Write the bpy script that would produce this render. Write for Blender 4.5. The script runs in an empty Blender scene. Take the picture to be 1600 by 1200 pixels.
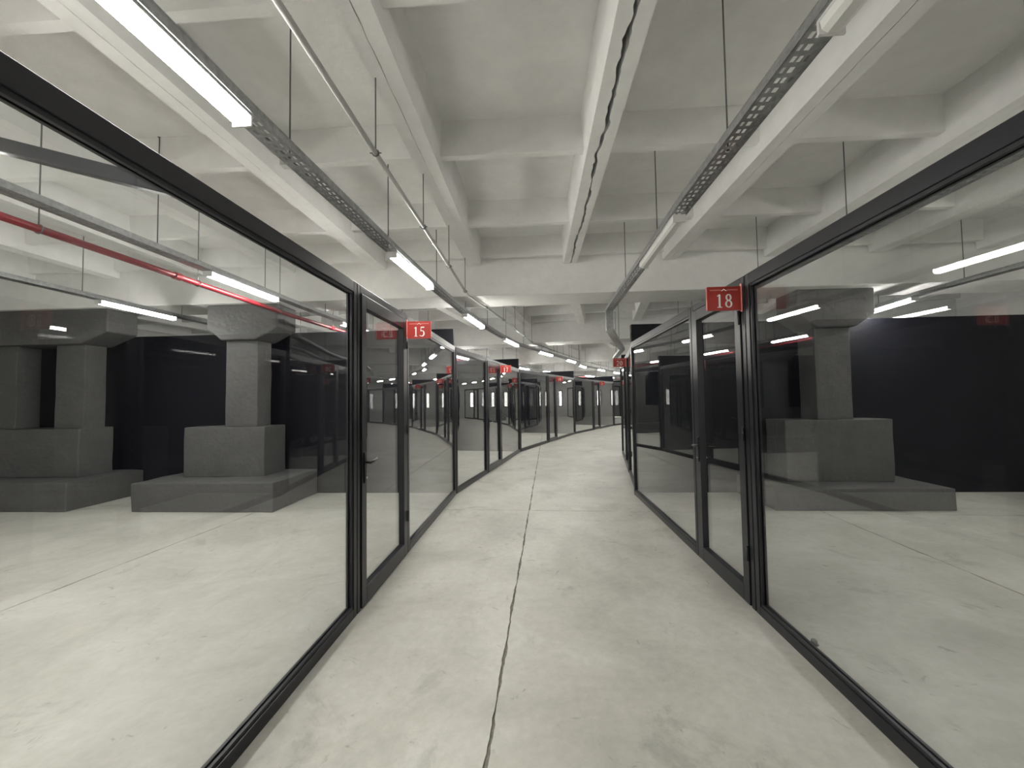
import bpy, bmesh, math, random
from mathutils import Vector, Matrix
random.seed(7)
scene = bpy.context.scene
C = scene.collection
rad = math.radians

# ------------------------------------------------------------------ camera
PITCH, ROLL, EYE = rad(2.2), rad(0.85), 1.6
fw = Vector((0, math.cos(PITCH), math.sin(PITCH)))
u0 = Vector((0, -math.sin(PITCH), math.cos(PITCH)))
r0 = Vector((1, 0, 0))
rt = math.cos(ROLL) * r0 - math.sin(ROLL) * u0
up = math.sin(ROLL) * r0 + math.cos(ROLL) * u0
cd = bpy.data.cameras.new('camera'); cam = bpy.data.objects.new('camera', cd); C.objects.link(cam)
cd.sensor_width = 36.0; cd.sensor_fit = 'HORIZONTAL'; cd.lens = 36.0 * 620.0 / 1600.0
cd.clip_start = 0.02; cd.clip_end = 200
m = Matrix.Identity(4)
for i in range(3):
    m[i][0] = rt[i]; m[i][1] = up[i]; m[i][2] = -fw[i]
m[0][3], m[1][3], m[2][3] = 0, 0, EYE
cam.matrix_world = m
scene.camera = cam

# ------------------------------------------------------------------ world, exposure
w = bpy.data.worlds.new('world'); scene.world = w; w.use_nodes = True
w.node_tree.nodes['Background'].inputs[0].default_value = (1.0, 0.95, 0.88, 1)
w.node_tree.nodes['Background'].inputs[1].default_value = 2.0
vs = scene.view_settings
vs.view_transform = 'Standard'; vs.look = 'None'; vs.gamma = 1.0; vs.use_curve_mapping = False
vs.exposure = 1.62
LAMP_STRENGTH = 26.0
scene.cycles.max_bounces = 7
scene.cycles.diffuse_bounces = 4
scene.cycles.glossy_bounces = 4
scene.cycles.transparent_max_bounces = 16
scene.cycles.use_adaptive_sampling = True
scene.cycles.adaptive_threshold = 0.05
scene.cycles.use_light_tree = False
scene.cycles.light_sampling_threshold = 0.02
scene.cycles.caustics_reflective = False
scene.cycles.sample_clamp_indirect = 6.0
try:
    scene.cycles.use_denoising = True
except Exception:
    pass

# ------------------------------------------------------------------ layout of the curved hall
TH = [3.3, 12.8, 24.0, 31.5, 41.0, 50.5]             # heading of each bay, degrees clockwise from +Y
LEN = [16.0, 5.43, 6.35, 5.79, 5.8, 5.8]
NB = len(TH)
def du(k): return Vector((math.sin(rad(TH[k])), math.cos(rad(TH[k])), 0))
def dv(k): return Vector((math.cos(rad(TH[k])), -math.sin(rad(TH[k])), 0))
L = [Vector((-1.0, 6.83, 0)) - du(0) * LEN[0]]
for k in range(NB): L.append(L[k] + du(k) * LEN[k])
def W(k, u, v, z=0.0):
    p = L[k] + du(k) * u + dv(k) * v
    return Vector((p.x, p.y, z))
def dth(k): return rad(TH[k] - TH[k - 1]) if k > 0 else 0.0
def ustart(k, v): return v * math.tan(dth(k))         # radial line at the start of a bay
CW = 3.03                                             # corridor width
VL, VR = -10.0, 10.5                                  # outer walls
HTOP = 2.52                                           # glazing height
HDIV = 2.85
RIBZ, SOFFIT = 3.66, 4.05
GIRZ = 3.2
TRAYZ = 2.99

# ------------------------------------------------------------------ materials
def mat(name, col, rough=0.5, metal=0.0, spec=0.5, noise=None, bump=None, emit=None):
    mt = bpy.data.materials.new(name); mt.use_nodes = True
    nt = mt.node_tree; b = nt.nodes['Principled BSDF']
    b.inputs['Base Color'].default_value = (*col, 1)
    b.inputs['Roughness'].default_value = rough
    b.inputs['Metallic'].default_value = metal
    b.inputs['Specular IOR Level'].default_value = spec
    tc = nt.nodes.new('ShaderNodeTexCoord')
    geo = nt.nodes.new('ShaderNodeNewGeometry')
    if noise:
        prev = None
        for (sc, amt, det) in noise:
            n = nt.nodes.new('ShaderNodeTexNoise'); n.inputs['Scale'].default_value = sc; n.inputs['Detail'].default_value = det
            n.inputs['Roughness'].default_value = 0.6
            nt.links.new(geo.outputs['Position'], n.inputs['Vector'])
            mr = nt.nodes.new('ShaderNodeMapRange'); mr.inputs[1].default_value = 0.3; mr.inputs[2].default_value = 0.7
            mr.inputs[3].default_value = 1 - amt; mr.inputs[4].default_value = 1 + amt
            nt.links.new(n.outputs['Fac'], mr.inputs[0])
            if prev is None: prev = mr.outputs[0]
            else:
                mu = nt.nodes.new('ShaderNodeMath'); mu.operation = 'MULTIPLY'
                nt.links.new(prev, mu.inputs[0]); nt.links.new(mr.outputs[0], mu.inputs[1]); prev = mu.outputs[0]
        vm = nt.nodes.new('ShaderNodeVectorMath'); vm.operation = 'SCALE'
        vm.inputs[0].default_value = col
        nt.links.new(prev, vm.inputs['Scale']); nt.links.new(vm.outputs[0], b.inputs['Base Color'])
    if bump:
        sc, st, dist = bump
        n = nt.nodes.new('ShaderNodeTexNoise'); n.inputs['Scale'].default_value = sc; n.inputs['Detail'].default_value = 5
        nt.links.new(geo.outputs['Position'], n.inputs['Vector'])
        bp = nt.nodes.new('ShaderNodeBump'); bp.inputs['Strength'].default_value = st; bp.inputs['Distance'].default_value = dist
        nt.links.new(n.outputs['Fac'], bp.inputs['Height']); nt.links.new(bp.outputs[0], b.inputs['Normal'])
    if emit:
        b.inputs['Emission Color'].default_value = (*emit[0], 1); b.inputs['Emission Strength'].default_value = emit[1]
    return mt

M = {}
M['ceiling'] = mat('painted_concrete', (0.80, 0.80, 0.79), 0.75, noise=[(0.7, 0.06, 3), (6, 0.04, 6)], bump=(9, 0.35, 0.02))
M['grey'] = mat('grey_paint', (0.097, 0.096, 0.097), 0.65, noise=[(2.5, 0.12, 4), (25, 0.08, 4)], bump=(14, 0.6, 0.02))
M['white'] = mat('white_paint', (0.7, 0.7, 0.68), 0.6, noise=[(4, 0.04, 4)])
M['divider'] = mat('navy_black_board', (0.007, 0.0075, 0.0125), 0.55, spec=0.25, noise=[(1.5, 0.15, 3)])
M['frame'] = mat('anthracite_aluminium', (0.012, 0.0125, 0.017), 0.33, metal=0.0, spec=0.45, noise=[(60, 0.06, 2)])
M['black'] = mat('black_plastic', (0.008, 0.008, 0.009), 0.35)
M['rubber'] = mat('black_seal', (0.006, 0.006, 0.006), 0.8)
M['galv'] = mat('galvanised_steel', (0.42, 0.43, 0.44), 0.38, metal=0.85, noise=[(30, 0.2, 3)])
M['steel'] = mat('zinc_rod', (0.16, 0.16, 0.16), 0.5, metal=0.6)
M['chrome'] = mat('chrome', (0.75, 0.75, 0.75), 0.15, metal=1.0)
M['pipe'] = mat('grey_conduit', (0.52, 0.52, 0.51), 0.35, metal=0.3)
M['red_pipe'] = mat('red_pipe_paint', (0.21, 0.014, 0.022), 0.3)
M['red'] = mat('red_acrylic', (0.40, 0.036, 0.030), 0.35)
M['pink'] = mat('pale_red_edge', (0.75, 0.25, 0.22), 0.3)
M['ink'] = mat('white_print', (0.85, 0.83, 0.80), 0.5)
M['ink2'] = mat('pale_print', (0.62, 0.22, 0.19), 0.5)
M['lamp_body'] = mat('lamp_housing', (0.7, 0.7, 0.7), 0.4)
M['lamp_off'] = mat('opal_diffuser', (0.80, 0.80, 0.79), 0.3)
M['lamp_on'] = mat('lit_diffuser', (0.8, 0.8, 0.8), 0.4, emit=((1.0, 0.972, 0.905), LAMP_STRENGTH))
M['filler'] = mat('joint_dirt', (0.20, 0.19, 0.165), 0.9, noise=[(40, 0.3, 3)])
M['dark_wall'] = mat('dark_wall_paint', (0.02, 0.021, 0.028), 0.6)

def floor_mat():
    mt = bpy.data.materials.new('power_floated_concrete'); mt.use_nodes = True
    nt = mt.node_tree; b = nt.nodes['Principled BSDF']; N = nt.nodes.new; K = nt.links.new
    geo = N('ShaderNodeNewGeometry')
    def noise(sc, det, rg=0.6, dist=0.0):
        n = N('ShaderNodeTexNoise'); n.inputs['Scale'].default_value = sc; n.inputs['Detail'].default_value = det
        n.inputs['Roughness'].default_value = rg; n.inputs['Distortion'].default_value = dist
        K(geo.outputs['Position'], n.inputs['Vector']); return n.outputs['Fac']
    r1 = N('ShaderNodeValToRGB'); e = r1.color_ramp.elements
    e[0].position = 0.30; e[0].color = (0.44, 0.438, 0.405, 1)
    e[1].position = 0.68; e[1].color = (0.64, 0.635, 0.60, 1)
    x = e.new(0.5); x.color = (0.555, 0.545, 0.505, 1)
    K(noise(1.1, 7, 0.66, 0.5), r1.inputs[0])
    # darker worn blotches with sharp rims
    r2 = N('ShaderNodeValToRGB'); e = r2.color_ramp.elements
    e[0].position = 0.58; e[0].color = (1, 1, 1, 1); e[1].position = 0.66; e[1].color = (0.76, 0.77, 0.76, 1)
    K(noise(1.7, 8, 0.7, 0.8), r2.inputs[0])
    mx = N('ShaderNodeMix'); mx.data_type = 'RGBA'; mx.blend_type = 'MULTIPLY'; mx.inputs[0].default_value = 0.85
    K(r1.outputs[0], mx.inputs[6]); K(r2.outputs[0], mx.inputs[7])
    # small dark specks
    r3 = N('ShaderNodeValToRGB'); e = r3.color_ramp.elements
    e[0].position = 0.655; e[0].color = (1, 1, 1, 1); e[1].position = 0.74; e[1].color = (0.50, 0.49, 0.46, 1)
    K(noise(7.0, 4, 0.6, 1.2), r3.inputs[0])
    m2 = N('ShaderNodeMix'); m2.data_type = 'RGBA'; m2.blend_type = 'MULTIPLY'; m2.inputs[0].default_value = 0.8
    K(mx.outputs[2], m2.inputs[6]); K(r3.outputs[0], m2.inputs[7])
    # fine mottling of the trowelled skin
    r4 = N('ShaderNodeValToRGB'); e = r4.color_ramp.elements
    e[0].position = 0.3; e[0].color = (0.90, 0.91, 0.89, 1); e[1].position = 0.7; e[1].color = (1.06, 1.05, 1.05, 1)
    K(noise(16.0, 6, 0.7, 0.3), r4.inputs[0])
    m3 = N('ShaderNodeMix'); m3.data_type = 'RGBA'; m3.blend_type = 'MULTIPLY'; m3.inputs[0].default_value = 1.0
    K(m2.outputs[2], m3.inputs[6]); K(r4.outputs[0], m3.inputs[7])
    K(m3.outputs[2], b.inputs['Base Color'])
    rr = N('ShaderNodeMapRange'); rr.inputs[1].default_value = 0.3; rr.inputs[2].default_value = 0.7
    rr.inputs[3].default_value = 0.30; rr.inputs[4].default_value = 0.5
    K(noise(2.2, 5), rr.inputs[0]); K(rr.outputs[0], b.inputs['Roughness'])
    b.inputs['Specular IOR Level'].default_value = 0.4
    bp = N('ShaderNodeBump'); bp.inputs['Strength'].default_value = 0.15; bp.inputs['Distance'].default_value = 0.01
    K(noise(12, 5), bp.inputs['Height']); K(bp.outputs[0], b.inputs['Normal'])
    return mt
M['floor'] = floor_mat()

def glass_mat():
    # clear float glass: each face of the sheet lets light straight through and reflects by Fresnel (Schlick)
    mt = bpy.data.materials.new('clear_glass'); mt.use_nodes = True
    nt = mt.node_tree; nt.nodes.clear(); N = nt.nodes.new; K = nt.links.new
    out = N('ShaderNodeOutputMaterial'); mix = N('ShaderNodeMixShader')
    tr = N('ShaderNodeBsdfTransparent'); tr.inputs[0].default_value = (0.955, 0.965, 0.965, 1)
    gl = N('ShaderNodeBsdfGlossy'); gl.inputs['Roughness'].default_value = 0.0; gl.inputs[0].default_value = (1, 1, 1, 1)
    geo = N('ShaderNodeNewGeometry')
    dot = N('ShaderNodeVectorMath'); dot.operation = 'DOT_PRODUCT'
    K(geo.outputs['Normal'], dot.inputs[0]); K(geo.outputs['Incoming'], dot.inputs[1])
    def math_(op, a, b=None):
        n = N('ShaderNodeMath'); n.operation = op
        for i, s in enumerate((a, b)):
            if s is None: continue
            if isinstance(s, (int, float)): n.inputs[i].default_value = s
            else: K(s, n.inputs[i])
        return n.outputs[0]
    c = math_('ABSOLUTE', dot.outputs['Value'])
    p = math_('POWER', math_('SUBTRACT', 1.0, c), 5.0)
    f = math_('ADD', math_('MULTIPLY', p, 0.957), 0.043)
    K(f, mix.inputs[0]); K(tr.outputs[0], mix.inputs[1]); K(gl.outputs[0], mix.inputs[2]); K(mix.outputs[0], out.inputs[0])
    return mt
M['glass'] = glass_mat()

# ------------------------------------------------------------------ mesh helpers
class MB:
    def __init__(s): s.v = []; s.f = []
    def box(s, x0, x1, y0, y1, z0, z1):
        i = len(s.v)
        s.v += [(x0, y0, z0), (x1, y0, z0), (x1, y1, z0), (x0, y1, z0), (x0, y0, z1), (x1, y0, z1), (x1, y1, z1), (x0, y1, z1)]
        s.f += [(i, i+3, i+2, i+1), (i+4, i+5, i+6, i+7), (i, i+1, i+5, i+4), (i+1, i+2, i+6, i+5), (i+2, i+3, i+7, i+6), (i+3, i, i+4, i+7)]
        return s
    def hexa(s, pts):                                   # 8 points, bottom ring then top ring
        i = len(s.v); s.v += [tuple(p) for p in pts]
        s.f += [(i, i+3, i+2, i+1), (i+4, i+5, i+6, i+7), (i, i+1, i+5, i+4), (i+1, i+2, i+6, i+5), (i+2, i+3, i+7, i+6), (i+3, i, i+4, i+7)]
        return s
    def prism_y(s, prof, y0, y1):                       # profile in x,z extruded along y
        i = len(s.v); n = len(prof)
        s.v += [(x, y0, z) for x, z in prof] + [(x, y1, z) for x, z in prof]
        s.f.append(tuple(i + j for j in range(n))); s.f.append(tuple(i + n + j for j in reversed(range(n))))
        for j in range(n):
            a, b = j, (j + 1) % n
            s.f.append((i + a, i + n + a, i + n + b, i + b))
        return s
    def tube(s, path, r, n=10, cap=True):
        path = [Vector(p) for p in path]; rings = []
        for j, p in enumerate(path):
            d = (path[min(j+1, len(path)-1)] - path[max(j-1, 0)]).normalized()
            a = d.cross(Vector((0, 0, 1)))
            if a.length < 1e-4: a = Vector((1, 0, 0))
            a.normalize(); b = a.cross(d).normalized()
            i = len(s.v); rr = r[j] if isinstance(r, (list, tuple)) else r
            s.v += [tuple(p + a * rr * math.cos(2*math.pi*q/n) + b * rr * math.sin(2*math.pi*q/n)) for q in range(n)]
            rings.append(i)
        for a, b in zip(rings, rings[1:]):
            for q in range(n):
                s.f.append((a + q, a + (q+1) % n, b + (q+1) % n, b + q))
        if cap:
            s.f.append(tuple(rings[0] + q for q in reversed(range(n)))); s.f.append(tuple(rings[-1] + q for q in range(n)))
        return s
    def build(s, name, material, parent=None, loc=(0, 0, 0), rz=0.0, bevel=0.0, smooth=False):
        me = bpy.data.meshes.new(name); me.from_pydata(s.v, [], s.f)
        bm = bmesh.new(); bm.from_mesh(me); bmesh.ops.recalc_face_normals(bm, faces=bm.faces); bm.to_mesh(me); bm.free()
        if smooth:
            for p in me.polygons: p.use_smooth = True
        me.materials.append(material)
        o = bpy.data.objects.new(name, me); C.objects.link(o)
        o.location = loc; o.rotation_euler = (0, 0, rz)
        if parent: o.parent = parent
        if bevel:
            b = o.modifiers.new('bevel', 'BEVEL'); b.width = bevel; b.segments = 2; b.limit_method = 'ANGLE'
        return o
def tag(o, label=None, cat=None, group=None, kind=None):
    if label: o['label'] = label
    if cat: o['category'] = cat
    if group: o['group'] = group
    if kind: o['kind'] = kind
    return o
def empty(name, loc=(0, 0, 0), rz=0.0):
    o = bpy.data.objects.new(name, None); C.objects.link(o); o.location = loc; o.rotation_euler = (0, 0, rz); o.empty_display_size = 0.1
    return o
def RZ(k): return -rad(TH[k])

# ------------------------------------------------------------------ floor: cast bays with rough sawn joints
FD = rad(5.2); FO = Vector((0.22, 5.77, 0)); FS = 4.0; FL = 4.5
fu = Vector((math.sin(FD), math.cos(FD), 0)); fv = Vector((math.cos(FD), -math.sin(FD), 0))
fb = MB(); fb.box(-18, 32, -14, 46, -0.20, -0.007)
floor = tag(fb.build('floor', M['filler']), kind='structure')
def wig(seed, t, amp):
    return amp * (math.sin(t*3.1+seed*1.7) * 0.5 + math.sin(t*7.7+seed*2.9) * 0.35 + math.sin(t*19.3+seed*5.1) * 0.25 + math.sin(t*41+seed*3.3) * 0.35 + math.sin(t*83+seed*4.3) * 0.35)
def jgap(seed, t): return 0.0075 + 0.003 * math.sin(t*9.1+seed) + 0.002 * math.sin(t*23+seed*2)
def cell(i, j):
    near = -3 <= i <= 2 and -3 <= j <= 3
    n = 110 if near else 3
    pts = []
    a0, a1, b0, b1 = i*FS, (i+1)*FS, j*FL, (j+1)*FL
    amp = 0.005 if near else 0.0
    for q in range(n):                                    # along v on the low-u edge
        t = a0 + FS*q/n; pts.append((t, b0 + (wig(j+50, t, amp*0.6) + jgap(j+50, t)*0.7 if q else jgap(0, 0))))
    for q in range(n):
        t = b0 + FL*q/n; pts.append((a1 + (wig(i+1, t, amp) - jgap(i+1, t) if q else -jgap(0, 0)), t))
    for q in range(n):
        t = a1 - FS*q/n; pts.append((t, b1 + (wig(j+51, t, amp*0.6) - jgap(j+51, t)*0.7 if q else -jgap(0, 0))))
    for q in range(n):
        t = b1 - FL*q/n; pts.append((a0 + (wig(i, t, amp) + jgap(i, t) if q else jgap(0, 0)), t))
    P = [FO + fv * x + fu * y for x, y in pts]
    c = FO + fv * (a0 + FS/2) + fu * (b0 + FL/2)
    if not (-17 < c.x < 31 and -13 < c.y < 45): return
    k = len(P); b = MB()
    b.v = [(p.x, p.y, 0.0) for p in P] + [(p.x, p.y, -0.0069) for p in P]
    b.f = [tuple(range(k))] + [(q, k+q, k+(q+1) % k, (q+1) % k) for q in range(k)]
    b.build('floor_slab', M['floor'], floor)
for i in range(-5, 8):
    for j in range(-5, 11): cell(i, j)

# ------------------------------------------------------------------ ceiling: ribbed precast slabs between girders
cb = MB(); cb.box(-18, 32, -14, 46, 4.16, 4.3)
ceiling = tag(cb.build('ceiling', M['ceiling']), kind='structure')
SP, J0 = 1.48, 1.96
def crack(k, j):
    rnd = random.Random(k*100 + j)
    main = (k == 0 and j == 0)
    ph = [rnd.uniform(0, 6.28) for _ in range(6)]
    tab = [rnd.uniform(-1, 1) for _ in range(2000)]
    def nz(u, f):
        x = u*f + 50; i = int(x); t = x - i; t = t*t*(3-2*t)
        return tab[i % 2000]*(1-t) + tab[(i+1) % 2000]*t
    def centre(u):
        if main: return 0.020*nz(u, 2.3) + 0.012*nz(u, 9) + 0.006*nz(u, 31)
        return 0.006*nz(u, 1.3) + 0.003*nz(u, 11)
    def half(u):
        if main: return max(0.003, 0.0115 + 0.007*nz(u+3, 6) + 0.006*nz(u+9, 17) + 0.007*max(0, 12.3-u))
        open_ = 0.0006 if j == -1 else 0.0018
        return max(0.0003, open_ + 0.0024*nz(u+5, 1.1) + 0.0014*nz(u, 13))
    return centre, half
def slab(k, j):
    va, vb = J0 + SP*j, J0 + SP*(j+1)
    s0a, s0b = ustart(k, va) + 0.03, ustart(k, vb) + 0.03
    if k == 0: s0a = s0b = 0.0
    ue = LEN[k] - 0.74
    n = (400 if j in (-1, 0) else 200) if k == 0 else 14
    ca, ha = crack(k, j); cc, hb = crack(k, j+1)
    b = MB(); rings = []
    for q in range(n+1):
        t = q/n; ua = s0a + (ue-s0a)*t; ub = s0b + (ue-s0b)*t
        xl = va + ca(ua) + ha(ua); xr = vb + cc(ub) - hb(ub)
        prof = [(xl, RIBZ), (va+0.10, RIBZ), (va+0.135, SOFFIT), (vb-0.135, SOFFIT), (vb-0.10, RIBZ), (xr, RIBZ), (xr, SOFFIT+0.09), (xl, SOFFIT+0.09)]
        i = len(b.v)
        for x, z in prof:
            f = (x-va)/(vb-va); b.v.append((x, ua+(ub-ua)*f, z))
        rings.append(i)
    m_ = 8
    for a, c in zip(rings, rings[1:]):
        for q in range(m_): b.f.append((a+q, a+(q+1) % m_, c+(q+1) % m_, c+q))
    b.f.append(tuple(rings[0]+q for q in reversed(range(m_)))); b.f.append(tuple(rings[-1]+q for q in range(m_)))
    # cross ribs
    um = (s0a + s0b)/2; nr = 4 if k else 5
    step = (ue - um)/nr
    if k == 0: cr = [ue - 0.06] + [ue - 1.17 - 1.41*q for q in range(10)]
    else: cr = [um + 0.1 + step*q for q in range(nr)] + [ue - 0.06]
    x0, x1 = va+0.11, vb-0.11
    for uc in cr:
        y0, y1 = uc-0.06, uc+0.05
        b.hexa([(x0, y0+0.02, 3.76), (x1, y0+0.02, 3.76), (x1, y1-0.02, 3.76), (x0, y1-0.02, 3.76),
                (x0, y0-0.02, SOFFIT+0.01), (x1, y0-0.02, SOFFIT+0.01), (x1, y1+0.02, SOFFIT+0.01), (x0, y1+0.02, SOFFIT+0.01)])
    b.build('ribbed_slab', M['ceiling'], ceiling, L[k], RZ(k))
for k in range(NB):
    for j in range(-8, 6): slab(k, j)
for k in range(NB):
    g = MB(); g.box(VL, VR, LEN[k]-0.73, LEN[k]+0.0, GIRZ, 4.15)
    g.build('ceiling_girder', M['ceiling'], ceiling, L[k], RZ(k), bevel=0.012)

# ------------------------------------------------------------------ outer walls and unit dividers
def ring_wall(name, v, t, h, material):
    b = MB()
    for k in range(NB):
        ua, ub = ustart(k, v), LEN[k]
        ua2 = ustart(k, v + t)
        P = [W(k, ua, v), W(k, ub, v), W(k, ub, v+t), W(k, ua2, v+t)]
        b.hexa([(p.x, p.y, 0) for p in P] + [(p.x, p.y, h) for p in P])
    return tag(b.build(name, material), kind='structure')
ring_wall('wall_left', VL, -0.2, 4.16, M['white'])
ring_wall('wall_right', VR, 0.2, 4.16, M['white'])
b = MB(); b.box(VL-0.2, VR+0.2, -0.2, 0.0, 0, 4.16)
tag(b.build('wall_back', M['white'], None, L[0], RZ(0)), kind='structure')
# end wall of the hall: daylight windows in a pale wall
kE = NB - 1; b = MB()
b.box(VL-0.2, -1.0, LEN[kE], LEN[kE]+0.2, 0, 4.16); b.box(CW+1.0, VR+0.2, LEN[kE], LEN[kE]+0.2, 0, 4.16)
b.box(-1.0, CW+1.0, LEN[kE], LEN[kE]+0.2, 0, 0.9); b.box(-1.0, CW+1.0, LEN[kE], LEN[kE]+0.2, 2.3, 4.16)
tag(b.build('wall_far', M['white'], None, L[kE], RZ(kE)), kind='structure')
for n_, (x0, x1) in enumerate([(-1.0, -0.5), (0.45, 0.8), (1.6, 2.0), (3.2, 4.03)]):
    b = MB(); y = LEN[kE]
    b.box(x0, x0+0.06, y+.05, y+.15, 0.9, 2.3); b.box(x1-0.06, x1, y+.05, y+.15, 0.9, 2.3)
    b.box(x0+.06, x1-.06, y+.05, y+.15, 0.9, 0.96); b.box(x0+.06, x1-.06, y+.05, y+.15, 2.24, 2.3)
    wn = tag(b.build('window_%d' % (n_+1), M['frame'], None, L[kE], RZ(kE)), kind='structure')
    b = MB(); b.box(x0+.06, x1-.06, y+.095, y+.105, .96, 2.24); b.build('pane', M['glass'], wn)
for n_, (x0, x1) in enumerate([(-0.5, 0.45), (0.8, 1.6), (2.0, 3.2)]):
    b = MB(); b.box(x0, x1, LEN[kE], LEN[kE]+0.2, 0.9, 2.3)
    tag(b.build('trim_%d' % (n_+1), M['white'], None, L[kE], RZ(kE)), kind='structure')
nd = 0
for k in range(NB - 1):
    for (x0, x1) in ((VL, -0.02), (CW+0.02, VR)):
        nd += 1
        b = MB(); b.box(x0, x1, LEN[k]+0.09, LEN[k]+0.19, 0, HDIV)
        tag(b.build('wall_divider_%d' % nd, M['divider'], None, L[k], RZ(k), bevel=0.004), kind='structure')

# ------------------------------------------------------------------ columns
def rough_box(b, x0, x1, y0, y1, z0, z1, step=0.22, amp=0.008, rnd=random):
    nx, ny, nz = [max(1, int(round((q-p)/step))) for p, q in ((x0, x1), (y0, y1), (z0, z1))]
    idx = {}
    def vid(i, j, l):
        if (i, j, l) not in idx:
            idx[(i, j, l)] = len(b.v)
            b.v.append((x0+(x1-x0)*i/nx + rnd.uniform(-amp, amp), y0+(y1-y0)*j/ny + rnd.uniform(-amp, amp),
                        z0+(z1-z0)*l/nz + (0 if l == 0 else rnd.uniform(-amp, amp))))
        return idx[(i, j, l)]
    for i in range(nx):
        for j in range(ny):
            for l in (0, nz): b.f.append((vid(i, j, l), vid(i+1, j, l), vid(i+1, j+1, l), vid(i, j+1, l)))
    for i in range(nx):
        for l in range(nz):
            for j in (0, ny): b.f.append((vid(i, j, l), vid(i+1, j, l), vid(i+1, j, l+1), vid(i, j, l+1)))
    for j in range(ny):
        for l in range(nz):
            for i in (0, nx): b.f.append((vid(i, j, l), vid(i, j+1, l), vid(i, j+1, l+1), vid(i, j, l+1)))
def column(k, label, plinth, block, shafts, cap, hp, hb=1.22, group=None, pf=-1.12, bf=(-.66, -.12), sf=(-.58, -.24), cf=(-.67, -.16)):
    """plinth, block, shafts and capital as spans across the hall; pf, bf, sf, cf along it, from the girder line"""
    x_ = (shafts[0][0]+shafts[0][1])/2; o_ = 0.45
    root = empty('column', W(k, LEN[k]-o_, x_), RZ(k))
    rnd = random.Random(int(k*31 + x_*7))
    mt = M['grey']
    b = MB(); rough_box(b, plinth[0]-x_, plinth[1]-x_, pf+o_, 0.075+o_, 0, hp, rnd=rnd); b.build('plinth', mt, root, bevel=0.012)
    b = MB(); rough_box(b, block[0]-x_, block[1]-x_, bf[0]+o_, bf[1]+o_, hp-.001, hb, amp=0.005, rnd=rnd); b.build('base_block', mt, root, bevel=0.012)
    for s in shafts:
        b = MB(); rough_box(b, s[0]-x_, s[1]-x_, sf[0]+o_, sf[1]+o_, hb-.001, 2.62, step=0.3, amp=0.004, rnd=rnd); b.build('shaft', mt, root, bevel=0.01)
    s0, s1 = min(s[0] for s in shafts), max(s[1] for s in shafts)
    b = MB(); b.prism_y([(s0-x_-.02, 2.62), (s1-x_+.02, 2.62), (cap[1]-x_, 2.81), (cap[1]-x_, GIRZ-.002), (cap[0]-x_, GIRZ-.002), (cap[0]-x_, 2.81)], cf[0]+o_, cf[1]+o_)
    b.build('capital', mt, root, bevel=0.02)
    return tag(root, label, 'column', group)
names = ['first', 'second', 'third', 'fourth']
for k in range(0, 4):
    o_ = names[k]
    near = k == 0
    column(k, 'grey painted column on stepped plinth behind the large left glass panel' if near else
           'grey column on stepped plinth behind the left glazing, %s from the camera' % o_,
           (-4.66, -2.46), (-4.27, -2.92), [(-3.64, -3.10)], (-3.90, -2.72), 0.43, group='columns behind the left glazing')
    column(k, 'grey twin column with one wide capital at the far left edge of the picture' if near else
           'grey twin column deep in the left units, %s from the camera' % o_,
           (-8.8, -5.70), (-8.5, -6.08), [(-6.62, -6.10), (-7.85, -7.33)], (-8.1, -5.62), 0.43, group='twin columns behind the left glazing')
    column(k, 'grey painted column on wide low plinth behind the large right glass panel' if near else
           'grey column on low plinth behind the right glazing, %s from the camera' % o_,
           (4.70, 7.07), (5.15, 6.70), [(5.68, 6.20)], (5.38, 6.50), 0.30, group='columns behind the right glazing', pf=-1.0, bf=(-.52, -.02), sf=(-.45, -.06), cf=(-.56, -.02))
b = MB(); rough_box(b, -0.6, 0.6, -0.9, 0.9, 0, 0.42, amp=0.004); rough_box(b, -0.6, -0.1, -0.9, 0.5, 0.419, 0.8, amp=0.004)
tag(b.build('stepped_plinth', M['white'], None, W(4, 1.35, -1.0), RZ(4), bevel=0.01), 'white stepped plinth behind the farthest visible glass of the corridor', 'plinth')

# ------------------------------------------------------------------ glazed partitions
FT = 0.06                                                # frame depth
def panel(k, side, ua, ub, label, group, corner=False):
    """fixed glazed panel: two posts, rails, pane. local x = across (0 at glass line), y = along"""
    vv = 0.0 if side < 0 else CW
    root = empty('glazed_partition', W(k, ua, vv), RZ(k)); n = ub - ua
    d = FT/2; pw = 0.05; rh = 0.085; bh = 0.07
    for y in (0.006, n-pw-0.006):
        b = MB(); b.box(-d, d, y, y+pw, 0, HTOP); b.build('post', M['frame'], root, bevel=0.003)
    b = MB(); b.box(-d, d, pw+.007, n-pw-.007, HTOP-rh, HTOP); b.build('top_rail', M['frame'], root, bevel=0.003)
    b = MB(); b.box(-d, d, pw+.007, n-pw-.007, 0, bh); b.build('bottom_rail', M['frame'], root, bevel=0.003)
    b = MB(); g = 0.018
    y0, y1, z0, z1 = pw+.007, n-pw-.007, bh+.001, HTOP-rh-.001
    for q in (-1, 1):
        xa, xb = (0.006, 0.022) if q > 0 else (-0.022, -0.006)
        b.box(xa, xb, y0, y1, z0, z0+g); b.box(xa, xb, y0, y1, z1-g, z1); b.box(xa, xb, y0, y0+g, z0+g, z1-g); b.box(xa, xb, y1-g, y1, z0+g, z1-g)
    b.build('glazing_bead', M['frame'], root)
    b = MB(); b.box(-.005, .005, y0, y1, z0, z1); b.build('pane', M['glass'], root)
    if corner:
        b = MB(); b.tube([(0, n+.014, 0), (0, n+.014, HTOP-.001)], 0.022, 8); b.build('corner_post', M['frame'], root)
    return tag(root, label, 'partition', group, 'thing')
ND = [0]
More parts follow.
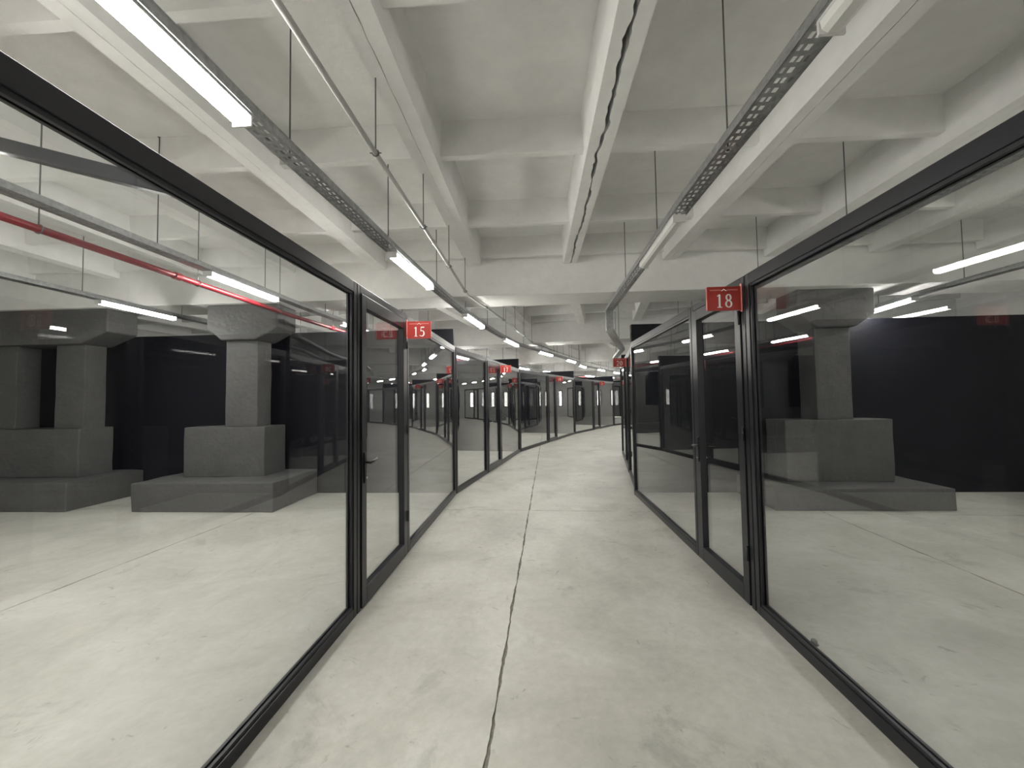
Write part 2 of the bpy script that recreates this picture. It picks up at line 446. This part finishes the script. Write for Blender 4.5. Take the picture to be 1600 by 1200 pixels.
def door(k, side, ua, ub, label, group, hinge_far=True):
    vv = 0.0 if side < 0 else CW
    q = 1 if side < 0 else -1                           # corridor side
    ND[0] += 1
    root = empty('door_%d' % ND[0], W(k, ua, vv), RZ(k)); n = ub - ua
    d = FT/2; pw = 0.05
    for y in (0.006, n-pw-0.006):
        b = MB(); b.box(-d, d, y, y+pw, 0, HTOP); b.build('frame_post', M['frame'], root, bevel=0.003)
    for y in (-0.004, n-0.004):
        b = MB(); b.box(-0.012, 0.012, y-.0015, y+.0095, 0, HTOP-.004); b.build('seal', M['rubber'], root)
    b = MB(); b.box(-d, d, pw+.007, n-pw-.007, HTOP-.06, HTOP); b.build('head_rail', M['frame'], root, bevel=0.003)
    y0, y1, z0, z1 = pw+.013, n-pw-.013, 0.012, HTOP-.068
    x0, x1 = (-0.018, 0.040) if q > 0 else (-0.040, 0.018)
    st, tr_, br = 0.085, 0.10, 0.13
    b = MB()
    b.box(x0, x1, y0, y0+st, z0, z1); b.box(x0, x1, y1-st, y1, z0, z1)
    b.box(x0, x1, y0+st, y1-st, z0, z0+br); b.box(x0, x1, y0+st, y1-st, z1-tr_, z1)
    leaf = b.build('leaf_frame', M['frame'], root, bevel=0.003)
    b = MB(); b.box(-.005, .005, y0+st-.005, y1-st+.005, z0+br-.005, z1-tr_+.005); b.build('pane', M['glass'], leaf)
    hy = y0+st*0.55 if hinge_far else y1-st*0.55
    s = 1 if hinge_far else -1
    for xs, face in ((q, x1 if q > 0 else x0), (-q, x0 if q > 0 else x1)):
        b = MB(); b.box(min(face, face+xs*.01), max(face, face+xs*.01), hy-.018, hy+.018, 0.96, 1.20)
        hp = b.build('handle_plate', M['black'], leaf, bevel=0.003)
        b = MB(); b.tube([(face+xs*.008, hy, 1.12), (face+xs*.05, hy, 1.12)], 0.011)
        b.tube([(face+xs*.048, hy-s*.015, 1.12), (face+xs*.052, hy+s*.05, 1.123), (face+xs*.05, hy+s*.10, 1.128), (face+xs*.045, hy+s*.135, 1.135)], [.011, .012, .010, .007])
        b.build('lever', M['black'], leaf, smooth=True)
        b = MB(); b.tube([(face+xs*.009, hy, 1.0), (face+xs*.018, hy, 1.0)], 0.009, 12); b.build('lock_cylinder', M['chrome'], leaf)
    for z in (0.35, 1.25, 2.15):
        y = (y1+.006) if hinge_far else (y0-.006)
        b = MB(); fx = (x1+.009) if q > 0 else (x0-.009); b.tube([(fx, y, z), (fx, y, z+.11)], .009, 10); b.build('hinge', M['frame'], root, smooth=True)
    return tag(root, label, 'door', group, 'structure')
# (door start, door end) per bay; the fixed panels fill the rest
LD = [(12.21, 13.41), (1.88, 3.13), (2.65, 3.68), (2.45, 3.45), (2.4, 3.4), (2.4, 3.4)]
RD = [(12.34, 13.38), (2.30, 3.40), (2.95, 3.95), (2.75, 3.75), (2.7, 3.7), (2.7, 3.7)]
wordn = {'15': 'fifteen', '17': 'seventeen', '18': 'eighteen', '19': 'nineteen', '20': 'twenty', '21': 'twenty-one', '22': 'twenty-two'}
num_l = ['15', '17', '19', '21', None, None]; num_r = ['18', '20', '22', None, None, None]
ordl = ['first', 'second', 'third', 'fourth', 'fifth', 'sixth']
for k in range(NB):
    a, c = LD[k]
    nm = 'the %s left door' % ordl[k]
    if k == 0:
        panel(k, -1, 6.5, 9.6, 'glass panel of the left wall beside and behind the camera', 'left corridor glazing')
        panel(k, -1, 9.6, a, 'large nearest glass panel of the left wall, nearest the camera', 'left corridor glazing')
    else:
        panel(k, -1, 0.02, a, 'dark framed fixed glass panel just before %s' % nm, 'left corridor glazing')
    door(k, -1, a, c, 'black framed glass door with lever handle, %s in the left glass wall' % ordl[k], 'left glass doors', True)
    panel(k, -1, c, LEN[k]-0.02, 'dark framed fixed glass panel just beyond %s' % nm, 'left corridor glazing', k < NB-1)
    a, c = RD[k]; us = ustart(k, CW) + 0.02
    nm = 'the %s right door' % ordl[k]
    if k == 0:
        panel(k, 1, 6.5, 9.5, 'glass panel of the right wall beside and behind the camera', 'right corridor glazing')
        panel(k, 1, 9.5, a, 'large nearest glass panel of the right wall, nearest the camera', 'right corridor glazing')
    else:
        panel(k, 1, us, a, 'dark framed fixed glass panel just before %s' % nm, 'right corridor glazing')
    door(k, 1, a, c, 'black framed glass door with lever handle, %s in the right glass wall' % ordl[k], 'right glass doors', False)
    panel(k, 1, c, LEN[k]-0.02, 'dark framed fixed glass panel just beyond %s' % nm, 'right corridor glazing', k < NB-1)
# tie bar from the left top rail back over the unit
b = MB()
p0 = W(0, LEN[0]-5.22, -0.047, HTOP-0.040); p1 = W(0, LEN[0]-5.20, -1.72, HTOP+0.452)
d_ = (p1-p0).normalized(); s_ = Vector((0, 0, 1)).cross(d_).normalized()*0.025; t_ = d_.cross(s_).normalized()*0.03
b.hexa([p0-s_-t_, p0+s_-t_, p1+s_-t_, p1-s_-t_, p0-s_+t_, p0+s_+t_, p1+s_+t_, p1-s_+t_])
tie = empty('tie_bar', p0); 
for i, v in enumerate(b.v): b.v[i] = tuple(Vector(v)-p0)
b.build('bar', M['frame'], tie, bevel=0.003)
b = MB(); e = p1-p0; b.tube([(e.x*.97, e.y*.97, e.z*.97+0.02), (e.x*.97, e.y*.97, SOFFIT-p0.z+.01)], 0.006, 6); b.build('hanger_rod', M['steel'], tie)
tag(tie, 'dark tie bar running back from the left top rail near the camera', 'tie bar')

# ------------------------------------------------------------------ red number signs
def arc(cx, cy, rx, ry, a0, a1, n, w0, w1=None):
    out = []
    for i in range(n+1):
        t = i/n; a = rad(a0+(a1-a0)*t); ww = w0 if w1 is None else w0+(w1-w0)*math.sin(math.pi*t)
        out.append((cx+rx*math.cos(a), cy+ry*math.sin(a), ww))
    return out
def loop(cx, cy, rx, ry, wthin, wthick):
    return [(cx+rx*math.cos(a), cy+ry*math.sin(a), wthin+(wthick-wthin)*abs(math.cos(a))) for a in [2*math.pi*i/20 for i in range(21)]]
DIG = {
 '1': [[(.5, .03, .13), (.5, .97, .13)], [(.24, .84, .05), (.40, .91, .07), (.54, .985, .05)], [(.24, .025, .05), (.76, .025, .05)]],
 '5': [[(.30, .93, .12), (.83, .93, .12)], [(.31, .97, .06), (.27, .52, .06)], [(.27, .52, .05), (.40, .60, .08)] + arc(.45, .315, .33, .285, 80, -110, 14, .07, .14) + [(.20, .07, .09), (.12, .12, .11)]],
 '7': [[(.14, .92, .12), (.86, .92, .12)], [(.16, .97, .05), (.14, .78, .05)], [(.82, .92, .09), (.55, .45, .13), (.40, .0, .14)]],
 '8': [loop(.5, .745, .24, .215, .06, .12), loop(.5, .265, .30, .24, .06, .13)],
 '9': [loop(.5, .66, .28, .30, .06, .13), [(.78, .66, .13), (.76, .42, .12), (.62, .17, .10), (.25, .03, .06)]],
 '2': [[(.18, .76, .09)] + arc(.48, .72, .28, .24, 160, -30, 10, .08, .12) + [(.55, .36, .09), (.18, .07, .06)], [(.16, .05, .10), (.82, .05, .10)], [(.82, .05, .06), (.86, .2, .05)]],
 '0': [loop(.5, .5, .30, .46, .06, .14)],
}
def strokes(b, paths, ox, oz, sx, sz, y0, y1, flip):
    for path in paths:
        pts = [(Vector((p[0]*sx, p[1]*sz)), p[2]*sz) for p in path]
        for (a, wa), (c, wc) in zip(pts, pts[1:]):
            d = (c-a)
            if d.length < 1e-7: continue
            n = Vector((-d.y, d.x)).normalized()
            Q = [a-n*wa/2, c-n*wc/2, c+n*wc/2, a+n*wa/2]
            Q = [((ox+p.x)*flip, oz+p.y) for p in Q]
            b.hexa([(x, y0, z) for x, z in Q] + [(x, y1, z) for x, z in Q])
def sign(k, side, u, number, label):
    """flag sign: stands out from the post into the corridor; local x = away from the post"""
    vv = 0.0 if side < 0 else CW
    q = 1 if side < 0 else -1
    root = empty('number_sign', W(k, u, vv + q*(FT/2+0.002), 2.26), RZ(k))
    w_, h_, t_ = 0.265, 0.185, 0.006
    b = MB(); prof = []
    for (cx, cz, a0) in ((0.012, 0.006, 180), (w_-.006, .006, 270), (w_-.006, h_-.006, 0), (0.012, h_-.006, 90)):
        for i in range(5): prof.append((cx+.006*math.cos(rad(a0+22.5*i)), cz+.006*math.sin(rad(a0+22.5*i))))
    b.prism_y([(x*q, z) for x, z in prof], -t_, t_); board = b.build('board', M['red'], root)
    b = MB(); b.box(min(0, q*.012), max(0, q*.012), -.010, .010, -0.012, h_+.022); b.build('bracket', M['pink'], root, bevel=0.004)
    b = MB(); e_ = 0.004
    b.box(min(q*w_, q*(w_+e_)), max(q*w_, q*(w_+e_)), -t_, t_, .004, h_-.004); b.build('edge_strip', M['pink'], root)
    fl = -1 if side > 0 else 1
    for face, sgn in ((-t_-.0012, 1), (t_+.0002, -1)):
        y0, y1 = face, face+.001
        b = MB(); dw = 0.068; dh = 0.105
        x = 0.012+(w_-.012)/2 - dw*len(number)/2
        if side > 0: x = -(0.012+(w_-.012)/2) - dw*len(number)/2
        if sgn < 0: x = -(x + dw*len(number)); 
        for ch in number:
            strokes(b, DIG[ch], x, 0.022, dw, dh, y0, y1, sgn); x += dw
        b.build('number', M['ink'], board)
        b = MB(); cx = q*(0.012+(w_-.012)/2)
        for x0, x1 in ((-.105, -.022), (.022, .105)): MB().box(cx+x0, cx+x1, y0, y1, .154, .163).build('header_line', M['ink2'], board)
        for s in (-1, 1):
            b.hexa([(cx, y0, .160), (cx+s*.02, y0, .148), (cx+s*.02, y0, .153), (cx, y0, .167), (cx, y1, .160), (cx+s*.02, y1, .148), (cx+s*.02, y1, .153), (cx, y1, .167)])
        b.build('roof_mark', M['ink'], board)
    return tag(root, label, 'sign', 'red door number signs')
for k in range(4):
    sign(k, -1, LD[k][1]-0.03, num_l[k], 'red flag sign with white number %s on the left glass wall' % wordn[num_l[k]])
for k in range(3):
    sign(k, 1, RD[k][0]+0.03, num_r[k], 'red flag sign with white number %s on the right glass wall' % wordn[num_r[k]])

# ------------------------------------------------------------------ cable trays with linear lamps
def path_pts(rule, z):
    """rule: list of (bay, u, v)"""
    return [W(k, u, v, z) for k, u, v in rule]
def tray_mesh(pts, wid, hgt, slots):
    b = MB(); n = len(pts)
    sides = []
    for i, p in enumerate(pts):
        d = (pts[min(i+1, n-1)] - pts[max(i-1, 0)]).normalized()
        s = Vector((d.y, -d.x, 0)).normalized()
        sides.append(s)
    t = 0.003
    for i in range(n-1):
        A, B, sa, sb = pts[i], pts[i+1], sides[i]*wid/2, sides[i+1]*wid/2
        zt = Vector((0, 0, hgt)); z1 = Vector((0, 0, t))
        for q in (-1, 1):                                # side walls
            oa, ob = A+sa*q, B+sb*q; ia, ib = oa-sa.normalized()*q*t, ob-sb.normalized()*q*t
            b.hexa([oa, ob, ib, ia, oa+zt, ob+zt, ib+zt, ia+zt])
            ia2, ib2 = oa-sa.normalized()*q*.012, ob-sb.normalized()*q*.012
            b.hexa([oa+zt-z1, ob+zt-z1, ib2+zt-z1, ia2+zt-z1, oa+zt, ob+zt, ib2+zt, ia2+zt])
        ln = (B-A).length
        if not slots:
            b.hexa([A-sa, B-sb, B+sb, A+sa, A-sa+z1, B-sb+z1, B+sb+z1, A+sa+z1]); continue
        nc = max(1, int(ln/0.055)); rows = [-.72, -.42, -.14, .14, .42, .72]
        def P(f, r): return A.lerp(B, f) + sa.lerp(sb, f)*r
        for c in range(nc):
            f0, f1, f2, f3 = c/nc, (c+.18)/nc, (c+.72)/nc, (c+1)/nc
            for a0, a1 in ((f0, f1), (f2, f3)): b.f.append(tuple(len(b.v)+i for i in range(4))); b.v += [tuple(P(a0, -1)), tuple(P(a1, -1)), tuple(P(a1, 1)), tuple(P(a0, 1))]
            edges = [-1, -.72, -.42, -.14, .14, .42, .72, 1]
            bars = [(-1, -.72), (-.5, -.22), (.22, .5), (.72, 1)] if c % 2 else [(-1, -.60), (-.31, -.12), (.12, .36), (.60, 1)]
            for e0, e1 in bars:
                b.f.append(tuple(len(b.v)+i for i in range(4))); b.v += [tuple(P(f1, e0)), tuple(P(f2, e0)), tuple(P(f2, e1)), tuple(P(f1, e1))]
    return b
def tray(name_label, pts, rods, wid=0.12, hgt=0.05, slots=True):
    root = empty('cable_tray', pts[0])
    o0 = pts[0].copy()
    b = tray_mesh([p-o0 for p in pts], wid, hgt, slots); b.build('tray', M['galv'], root)
    for (p, ztop) in rods:
        c = p-o0
        b = MB(); b.tube([(c.x, c.y, c.z+.004), (c.x, c.y, ztop-o0.z)], 0.005, 6)
        b.tube([(c.x, c.y, ztop-o0.z-.012), (c.x, c.y, ztop-o0.z)], .014, 8)
        b.tube([(c.x, c.y, c.z+.004), (c.x, c.y, c.z+.016)], .011, 6)
        b.build('hanger_rod', M['steel'], root)
    return tag(root, name_label, 'cable tray')
LAMP_L, LAMP_W, LAMP_H = 1.1, 0.095, 0.06
protos = {}
def lamp(a, c, lit, label, group):
    """linear lamp fixed under a tray between two points"""
    key = lit; mid = (a+c)/2; d = (c-a)
    rz = math.atan2(d.y, d.x) - math.pi/2
    root = empty('linear_lamp', (mid.x, mid.y, mid.z-LAMP_H-.001), rz)
    hl = LAMP_L/2
    if key not in protos:
        b = MB(); b.box(-LAMP_W/2, LAMP_W/2, -hl, hl, .048, LAMP_H); h = b.build('housing', M['lamp_body'], root)
        prof = [(-LAMP_W/2+.002, .0475)] + [(-(LAMP_W/2-.002)*math.cos(rad(x)), .0475-.0465*math.sin(rad(x))**0.6) for x in (30, 65, 115, 150)] + [(LAMP_W/2-.002, .0475)]
        b = MB(); b.prism_y(prof, -hl+.012, hl-.012); f = b.build('diffuser', M['lamp_on' if lit else 'lamp_off'], root)
        caps = []
        for s in (-1, 1):
            b = MB(); b.box(-LAMP_W/2, LAMP_W/2, min(s*hl, s*(hl-.011)), max(s*hl, s*(hl-.011)), .001, .0475); caps.append(b.build('end_cap', M['lamp_body'], root))
        protos[key] = [h, f] + caps
    else:
        for s in protos[key]:
            cpy = s.copy(); C.objects.link(cpy); cpy.parent = root
    return tag(root, label, 'lamp', group)
def sample(pts, dist):
    for a, c in zip(pts, pts[1:]):
        ln = (c-a).length
        if dist <= ln: return a.lerp(c, dist/ln)
        dist -= ln
    return pts[-1].copy()
def length(pts): return sum((c-a).length for a, c in zip(pts, pts[1:]))
def dense(pts, step=0.75):
    out = [pts[0]]
    for a, c in zip(pts, pts[1:]):
        n = max(1, int(round((c-a).length/step)))
        for i in range(1, n+1): out.append(a.lerp(c, i/n))
    return out
def curve_path(vs_, z, u_first=0.05, k1=NB):
    pts = []
    for k in range(k1):
        v = vs_[min(k, len(vs_)-1)]
        us = [u_first, LEN[k]*0.55, LEN[k]-0.9] if k == 0 else [ustart(k, v)+0.9, ustart(k, v)*.5+LEN[k]*0.5, LEN[k]-0.9]
        pts += [W(k, u, v, z) for u in us]
    return pts
def rods_for(pts, first, pitch, zt):
    out = []; s = first; ln = length(pts)
    while s < ln: p = sample(pts, s); out.append((p, zt)); s += pitch
    return out
def s_at(pts, y):
    s = 0; st = 0.01; ln = length(pts)
    while s < ln:
        if sample(pts, s).y >= y: return s
        s += st
    return ln
def nth(i): return ['first', 'second', 'third', 'fourth', 'fifth', 'sixth', 'seventh', 'eighth', 'ninth', 'tenth', 'eleventh', 'twelfth', 'thirteenth', 'fourteenth', 'fifteenth', 'sixteenth'][i]

main = [Vector((x, y, TRAYZ)) for x, y in ((-1.96, -8.6), (-1.62, -3.0), (-1.40, 0.3), (-1.282, 1.85), (-1.10, 3.63), (-0.95, 4.90), (-0.77, 6.2), (-0.53, 7.49),
        (-0.24, 8.73), (0.16, 10.1), (0.64, 11.2), (1.26, 12.5), (1.85, 13.8), (2.66, 15.6))] + [W(k, LEN[k]*f, v, TRAYZ) for k, f, v in
        ((2, .86, .5), (3, .25, .6), (3, .6, .5), (3, .95, .5), (4, .3, .6), (4, .7, .5), (5, .1, .6), (5, .5, .5), (5, .9, .5))]
def rods_y(pts, ys, pitch=1.41):
    out = [(sample(pts, s_at(pts, y)), SOFFIT+.01) for y in ys]
    s = s_at(pts, ys[-1]) + pitch
    while s < length(pts): out.append((sample(pts, s), SOFFIT+.01)); s += pitch
    return out
# distance along the tray at which world y reaches a value
def lamps_on(pts, s0, pitch, lit, fmt, group, maxn=16):
    i = 0; s = s0
    while s + LAMP_L < length(pts) and i < maxn:
        lamp(sample(pts, s), sample(pts, s+LAMP_L), lit, fmt % nth(i), group); i += 1; s += pitch
tray('long galvanised cable tray with lit lamps above the left glass wall', main, rods_y(main, (2.2, 3.55, 4.98)))
s2 = s_at(main, 3.63)
lamp(sample(main, s2-2.88), sample(main, s2-2.88+LAMP_L), True, 'lit linear lamp overhead at the upper left, nearest the camera', 'lit lamps over the left glass wall')
lamp(sample(main, s2-5.7), sample(main, s2-5.7+LAMP_L), True, 'lit linear lamp on the left tray just behind the camera', 'lit lamps over the left glass wall')
lamps_on(main, s2, 2.72, True, 'lit linear lamp over the left glass wall, %s along its tray', 'lit lamps over the left glass wall')
for nm, v0, y0, z_ in (('inner', -2.01, 4.10, TRAYZ), ('outer', -4.32, 5.16, TRAYZ)):
    pt = curve_path([v0], z_)
    tray('galvanised cable tray above the left units, %s' % ('nearer the glass' if nm == 'inner' else 'farther from the glass'), pt, rods_y(pt, (2.2, 3.55, 4.98)))
    s2 = s_at(pt, y0)
    while s2 - 2.75 > 0.1: s2 -= 2.75
    lamps_on(pt, s2, 2.75, True, 'lit linear lamp inside the left units, %s along the ' + nm + ' tray', 'lit lamps inside the left units')
# right corridor tray: first bay, a drop at the girder, then lower along the next bay
rp = [W(0, 6.0, 2.51, TRAYZ), W(0, 12.2, 2.51, TRAYZ), W(0, LEN[0]-.40, 2.60, TRAYZ)]
tray('galvanised cable tray with unlit lamps along the right of the corridor ceiling', rp, rods_y(rp, (2.2, 3.55, 4.98)))
s2 = s_at(rp, 2.97)
lamps_on(rp, s2-2.65, 2.65, False, 'unlit linear lamp on the right corridor tray, %s along it', 'unlit lamps on the right tray')
e0 = rp[-1]
low = [e0 + Vector((0, 0, -.31)), W(1, 2.9, 2.95, TRAYZ-.31), W(1, 4.9, 2.85, TRAYZ-.31), W(2, 2.0, 2.75, TRAYZ-.31), W(2, 5.5, 2.75, TRAYZ-.31)]
low[0] += du(0)*0.07
lt = tray('lower cable tray running on past the bend on the right', low, [(sample(low, 2.0), SOFFIT+.01), (sample(low, 4.4), SOFFIT+.01)], slots=False)
b = MB(); b.box(-.055, .055, .004, .07, -.31, .05); o = b.build('drop_piece', M['galv'], lt); o.location = (e0 - low[0]); o.rotation_euler = (0, 0, RZ(0))
# right unit trays: one without lamps near the glass, one lit deeper in
rt_ = curve_path([4.25], TRAYZ)
tray('cable tray without lamps above the right units near the glass', rt_, rods_y(rt_, (2.2, 3.55, 4.98)))
rt_ = curve_path([6.86], TRAYZ)
tray('cable tray with lit lamps deep in the right units', rt_, rods_y(rt_, (2.2, 3.55, 4.98)))
s2 = s_at(rt_, 5.66)
while s2 - 2.75 > 0.1: s2 -= 2.75
lamps_on(rt_, s2, 2.75, True, 'lit linear lamp inside the right units, %s along its tray', 'lit lamps inside the right units')

# ------------------------------------------------------------------ pipes
def pipe(label, pts, r, material, rods, name='pipe', coup=3.0):
    root = empty(name, pts[0]); o0 = pts[0].copy()
    P = [p-o0 for p in pts]
    b = MB(); b.tube(P, r, 12); b.build('tube', material, root, smooth=True)
    ln = length(pts); s = 1.0
    while s < ln-.2:
        a, c = sample(P, s), sample(P, s+.07); b = MB(); b.tube([a, c], r*1.3, 12); b.build('coupling', material, root); s += coup
    for p, zt in rods:
        c = p-o0; b = MB(); b.tube([(c.x, c.y, c.z+r), (c.x, c.y, zt-o0.z)], 0.0045, 6); b.tube([(c.x, c.y, zt-o0.z-.012), (c.x, c.y, zt-o0.z)], .014, 8)
        hr = b.build('hanger_rod', M['steel'], root)
        b = MB(); ring = [(c.x+(r+.004)*math.cos(a), c.y, c.z+(r+.004)*math.sin(a)) for a in [2*math.pi*i/14 for i in range(15)]]
        b.tube(ring, .005, 6); b.tube([(c.x-r-.02, c.y, c.z), (c.x+r+.02, c.y, c.z)], .004, 6); b.build('clamp', M['steel'], hr)
    return tag(root, label, 'pipe')
cp = curve_path([0.41, 0.62, 0.75, 0.7], 3.17)
pipe('thin pale conduit pipe hung from the ceiling ribs left of the corridor middle', dense(cp), 0.016, M['pipe'],
     rods_y(cp, (2.45, 3.53, 4.6), 1.08), 'conduit_pipe')
red = curve_path([-2.28], 2.92)
pipe('red sprinkler pipe running above the left units', dense(red), 0.03, M['red_pipe'], rods_y(red, (1.5, 2.9, 4.3), 1.4), 'sprinkler_pipe')

# ------------------------------------------------------------------ door stops on the floor
def door_stop(p, label):
    root = empty('door_stop', p)
    b = MB(); b.tube([(0, 0, 0), (0, 0, .004)], .024, 16); b.build('base_disc', M['chrome'], root)
    b = MB(); b.tube([(0, 0, .004), (0, 0, .012), (0, 0, .028), (0, 0, .034)], [.017, .019, .018, .012], 16); b.build('buffer', M['steel'], root, smooth=True)
    tag(root, label, 'door stop', 'floor door stops')
door_stop(W(0, 13.28, -0.10), 'small round door stop on the floor behind the nearest left door')
door_stop(W(0, 11.95, CW+0.12), 'small round door stop on the floor behind the large right glass panel')
